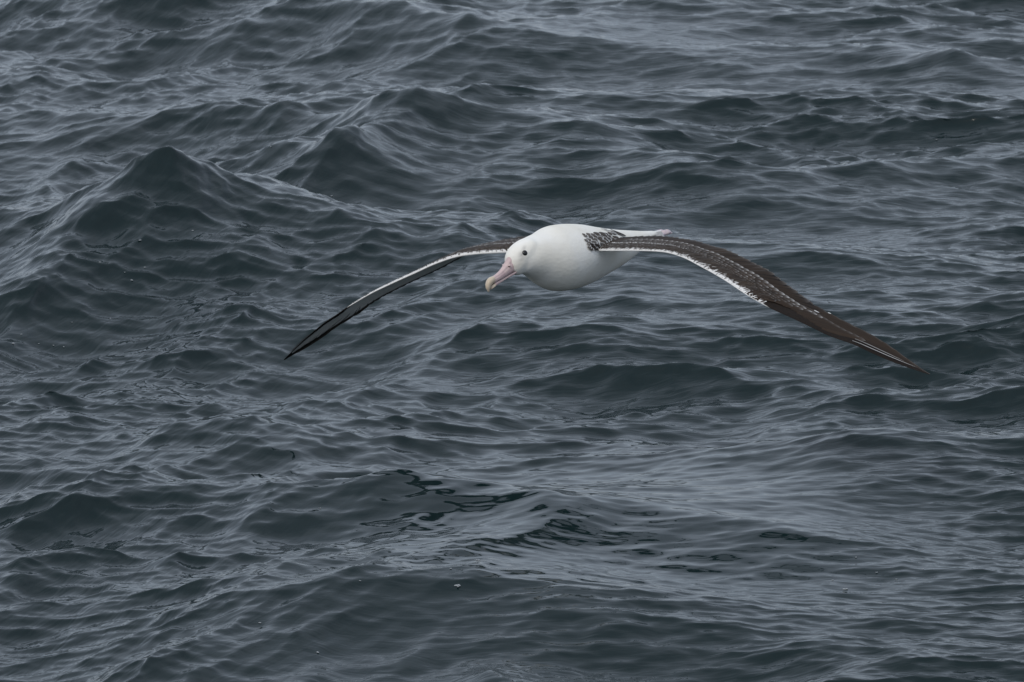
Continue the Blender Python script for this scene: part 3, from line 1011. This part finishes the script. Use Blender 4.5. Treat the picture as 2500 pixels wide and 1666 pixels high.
# ---- feet: folded webs trailing behind the tail
for sgn in (1, -1):
    vs = []
    prof = [(-0.48, 0.004, 0.005, -0.002), (-0.53, 0.006, 0.007, -0.002), (-0.565, 0.008, 0.009, 0.001), (-0.59, 0.010, 0.011, 0.003), (-0.612, 0.010, 0.009, 0.004), (-0.624, 0.007, 0.005, 0.003)]
    K = catmull(prof, 16)
    for x, hw, hh, zz in K:
        for j in range(16):
            q = 2 * math.pi * j / 16
            ridge = 1 + 0.14 * math.cos(3 * q + 0.5)
            vs.append(loc(x, sgn * 0.014 + math.sin(q) * hw * ridge, 0.006 + zz + math.cos(q) * hh * ridge))
    ft = mesh_obj("foot", vs, ring_faces(16, 16), M_FOOT, root)
    for t_ in (-1, 0, 1):
        c = loc(-0.624, sgn * 0.014 + 0.005 * t_, 0.008 - 0.004 * abs(t_)); ax = -FWD
        e1 = Lr; e2 = Ur
        vs = [c + ax * l + (e1 * math.cos(q) + e2 * math.sin(q)) * r_ for l, r_ in [(-0.006, 0.0035), (0.003, 0.003), (0.008, 0.0015), (0.011, 0.0004)] for q in np.linspace(0, 2 * math.pi, 8, endpoint=False)]
        mesh_obj("claw", vs, ring_faces(4, 8), M_FOOT, ft)

# ------------------------------------------------------------------ foam bubbles drifting on the water
M_FOAM = simple("foam", (0.22, 0.24, 0.25), 0.3, 0.5, (0.36, 0.38, 0.39), 300)
sea_me = sea.data
nvx = len(sea_me.vertices)
sco = np.empty(nvx * 3, np.float32); sea_me.vertices.foreach_get("co", sco); sco = sco.reshape(-1, 3)
near = sco[(np.abs(sco[:, 0]) < 4.5) & (sco[:, 1] > 14) & (sco[:, 1] < 40)]
gu = PW / 2 + FPX * near[:, 0] / (near[:, 1] * math.cos(PITCH) - (near[:, 2] - CAM_H) * math.sin(PITCH))
gv = PH / 2 - FPX * (near[:, 1] * math.sin(PITCH) + (near[:, 2] - CAM_H) * math.cos(PITCH)) / (near[:, 1] * math.cos(PITCH) - (near[:, 2] - CAM_H) * math.sin(PITCH))


def bubble_mesh(seed):
    q = np.random.default_rng(seed)
    vs, fs = [], []
    for n in range(q.integers(3, 6)):
        c = np.array([q.uniform(-1, 1), q.uniform(-0.7, 0.7), 0]); r_ = q.uniform(0.35, 0.7)
        base = len(vs)
        for i, ph in enumerate((-0.25, 0.35, 0.9, 1.35)):
            for j in range(8):
                t_ = 2 * math.pi * j / 8
                vs.append((c + r_ * np.array([math.cos(ph) * math.cos(t_), math.cos(ph) * math.sin(t_), 0.8 * math.sin(ph)])).tolist())
        fs += [tuple(x + base for x in f_) for f_ in ring_faces(4, 8)]
    me = bpy.data.meshes.new("foam_bubble"); me.from_pydata(vs, [], fs)
    me.polygons.foreach_set("use_smooth", np.ones(len(me.polygons), bool)); me.materials.append(M_FOAM)
    return me


BUB = [bubble_mesh(k) for k in range(4)]
rb = np.random.default_rng(8)
spots = [(1120, 1430, 1.5), (1166, 1366, 1.0), (1103, 1390, 0.7), (468, 562, 1.0), (342, 590, 1.0), (320, 684, 1.1), (350, 655, 0.8), (305, 668, 0.6), (32, 842, 1.1), (92, 840, 0.6), (126, 845, 0.7),
         (155, 847, 0.7), (54, 818, 0.6), (176, 788, 0.6), (272, 775, 0.6), (245, 640, 0.9), (810, 480, 0.8), (2063, 1440, 1.2), (2030, 1418, 0.7), (2090, 1360, 0.7), (2140, 1400, 0.6), (2190, 1415, 0.6),
         (630, 1520, 0.8), (780, 1595, 0.9), (780, 1240, 0.6), (1480, 305, 0.8), (2440, 270, 0.7), (2485, 660, 0.7), (2290, 345, 0.7), (2420, 640, 0.7), (2330, 700, 0.6), (100, 330, 0.7), (60, 250, 0.7), (660, 360, 0.7), (2250, 1390, 0.7), (880, 1420, 0.6)]
zones = {}
for k, (px, py, sz) in enumerate(spots):
    d2 = (gu - px) ** 2 + (gv - py) ** 2
    cand = np.where(d2 < 9.0)[0]
    if len(cand) == 0:
        cand = np.array([np.argmin(d2)])
    p = near[cand[np.argmin(near[cand, 1])]]          # the water nearest the viewer along that line of sight
    o = bpy.data.objects.new("foam_bubble", BUB[k % 4])
    scene.collection.objects.link(o)
    o.location = (float(p[0]), float(p[1]), float(p[2]) + 0.001)
    o.scale = (0.0062 * sz, 0.0062 * sz, 0.0045 * sz)
    o.rotation_euler = (0, 0, rb.uniform(0, 6.28))
    zone = ("below the dark reflection of the bird" if 1000 <= px < 1300 and py > 1300 else
            "in the upper left of the sea" if px < 1250 and py < 520 else
            "between the left edge and the far wing" if px < 600 and py < 900 else
            "in the lower left of the sea" if px < 1250 else
            "in the upper right of the sea" if py < 560 else
            "by the right edge, level with the bird" if py < 800 else "in the lower right of the sea")
    o["group"] = "foam bubbles scattered over the water"
    o["category"] = "foam"
    zones.setdefault(zone, []).append((px, o))
ORD = ["leftmost", "second from the left", "third from the left", "fourth from the left", "fifth from the left", "sixth from the left", "seventh from the left", "eighth from the left",
       "ninth from the left", "tenth from the left", "eleventh from the left", "twelfth from the left", "thirteenth from the left", "fourteenth from the left"]
for zone, lst in zones.items():
    lst.sort(key=lambda q: q[0])
    for n, (_, o) in enumerate(lst):
        o["label"] = "tiny foam bubble " + zone + ("" if len(lst) == 1 else ", " + (ORD[n] if n < len(lst) - 1 or n == 0 else "rightmost"))
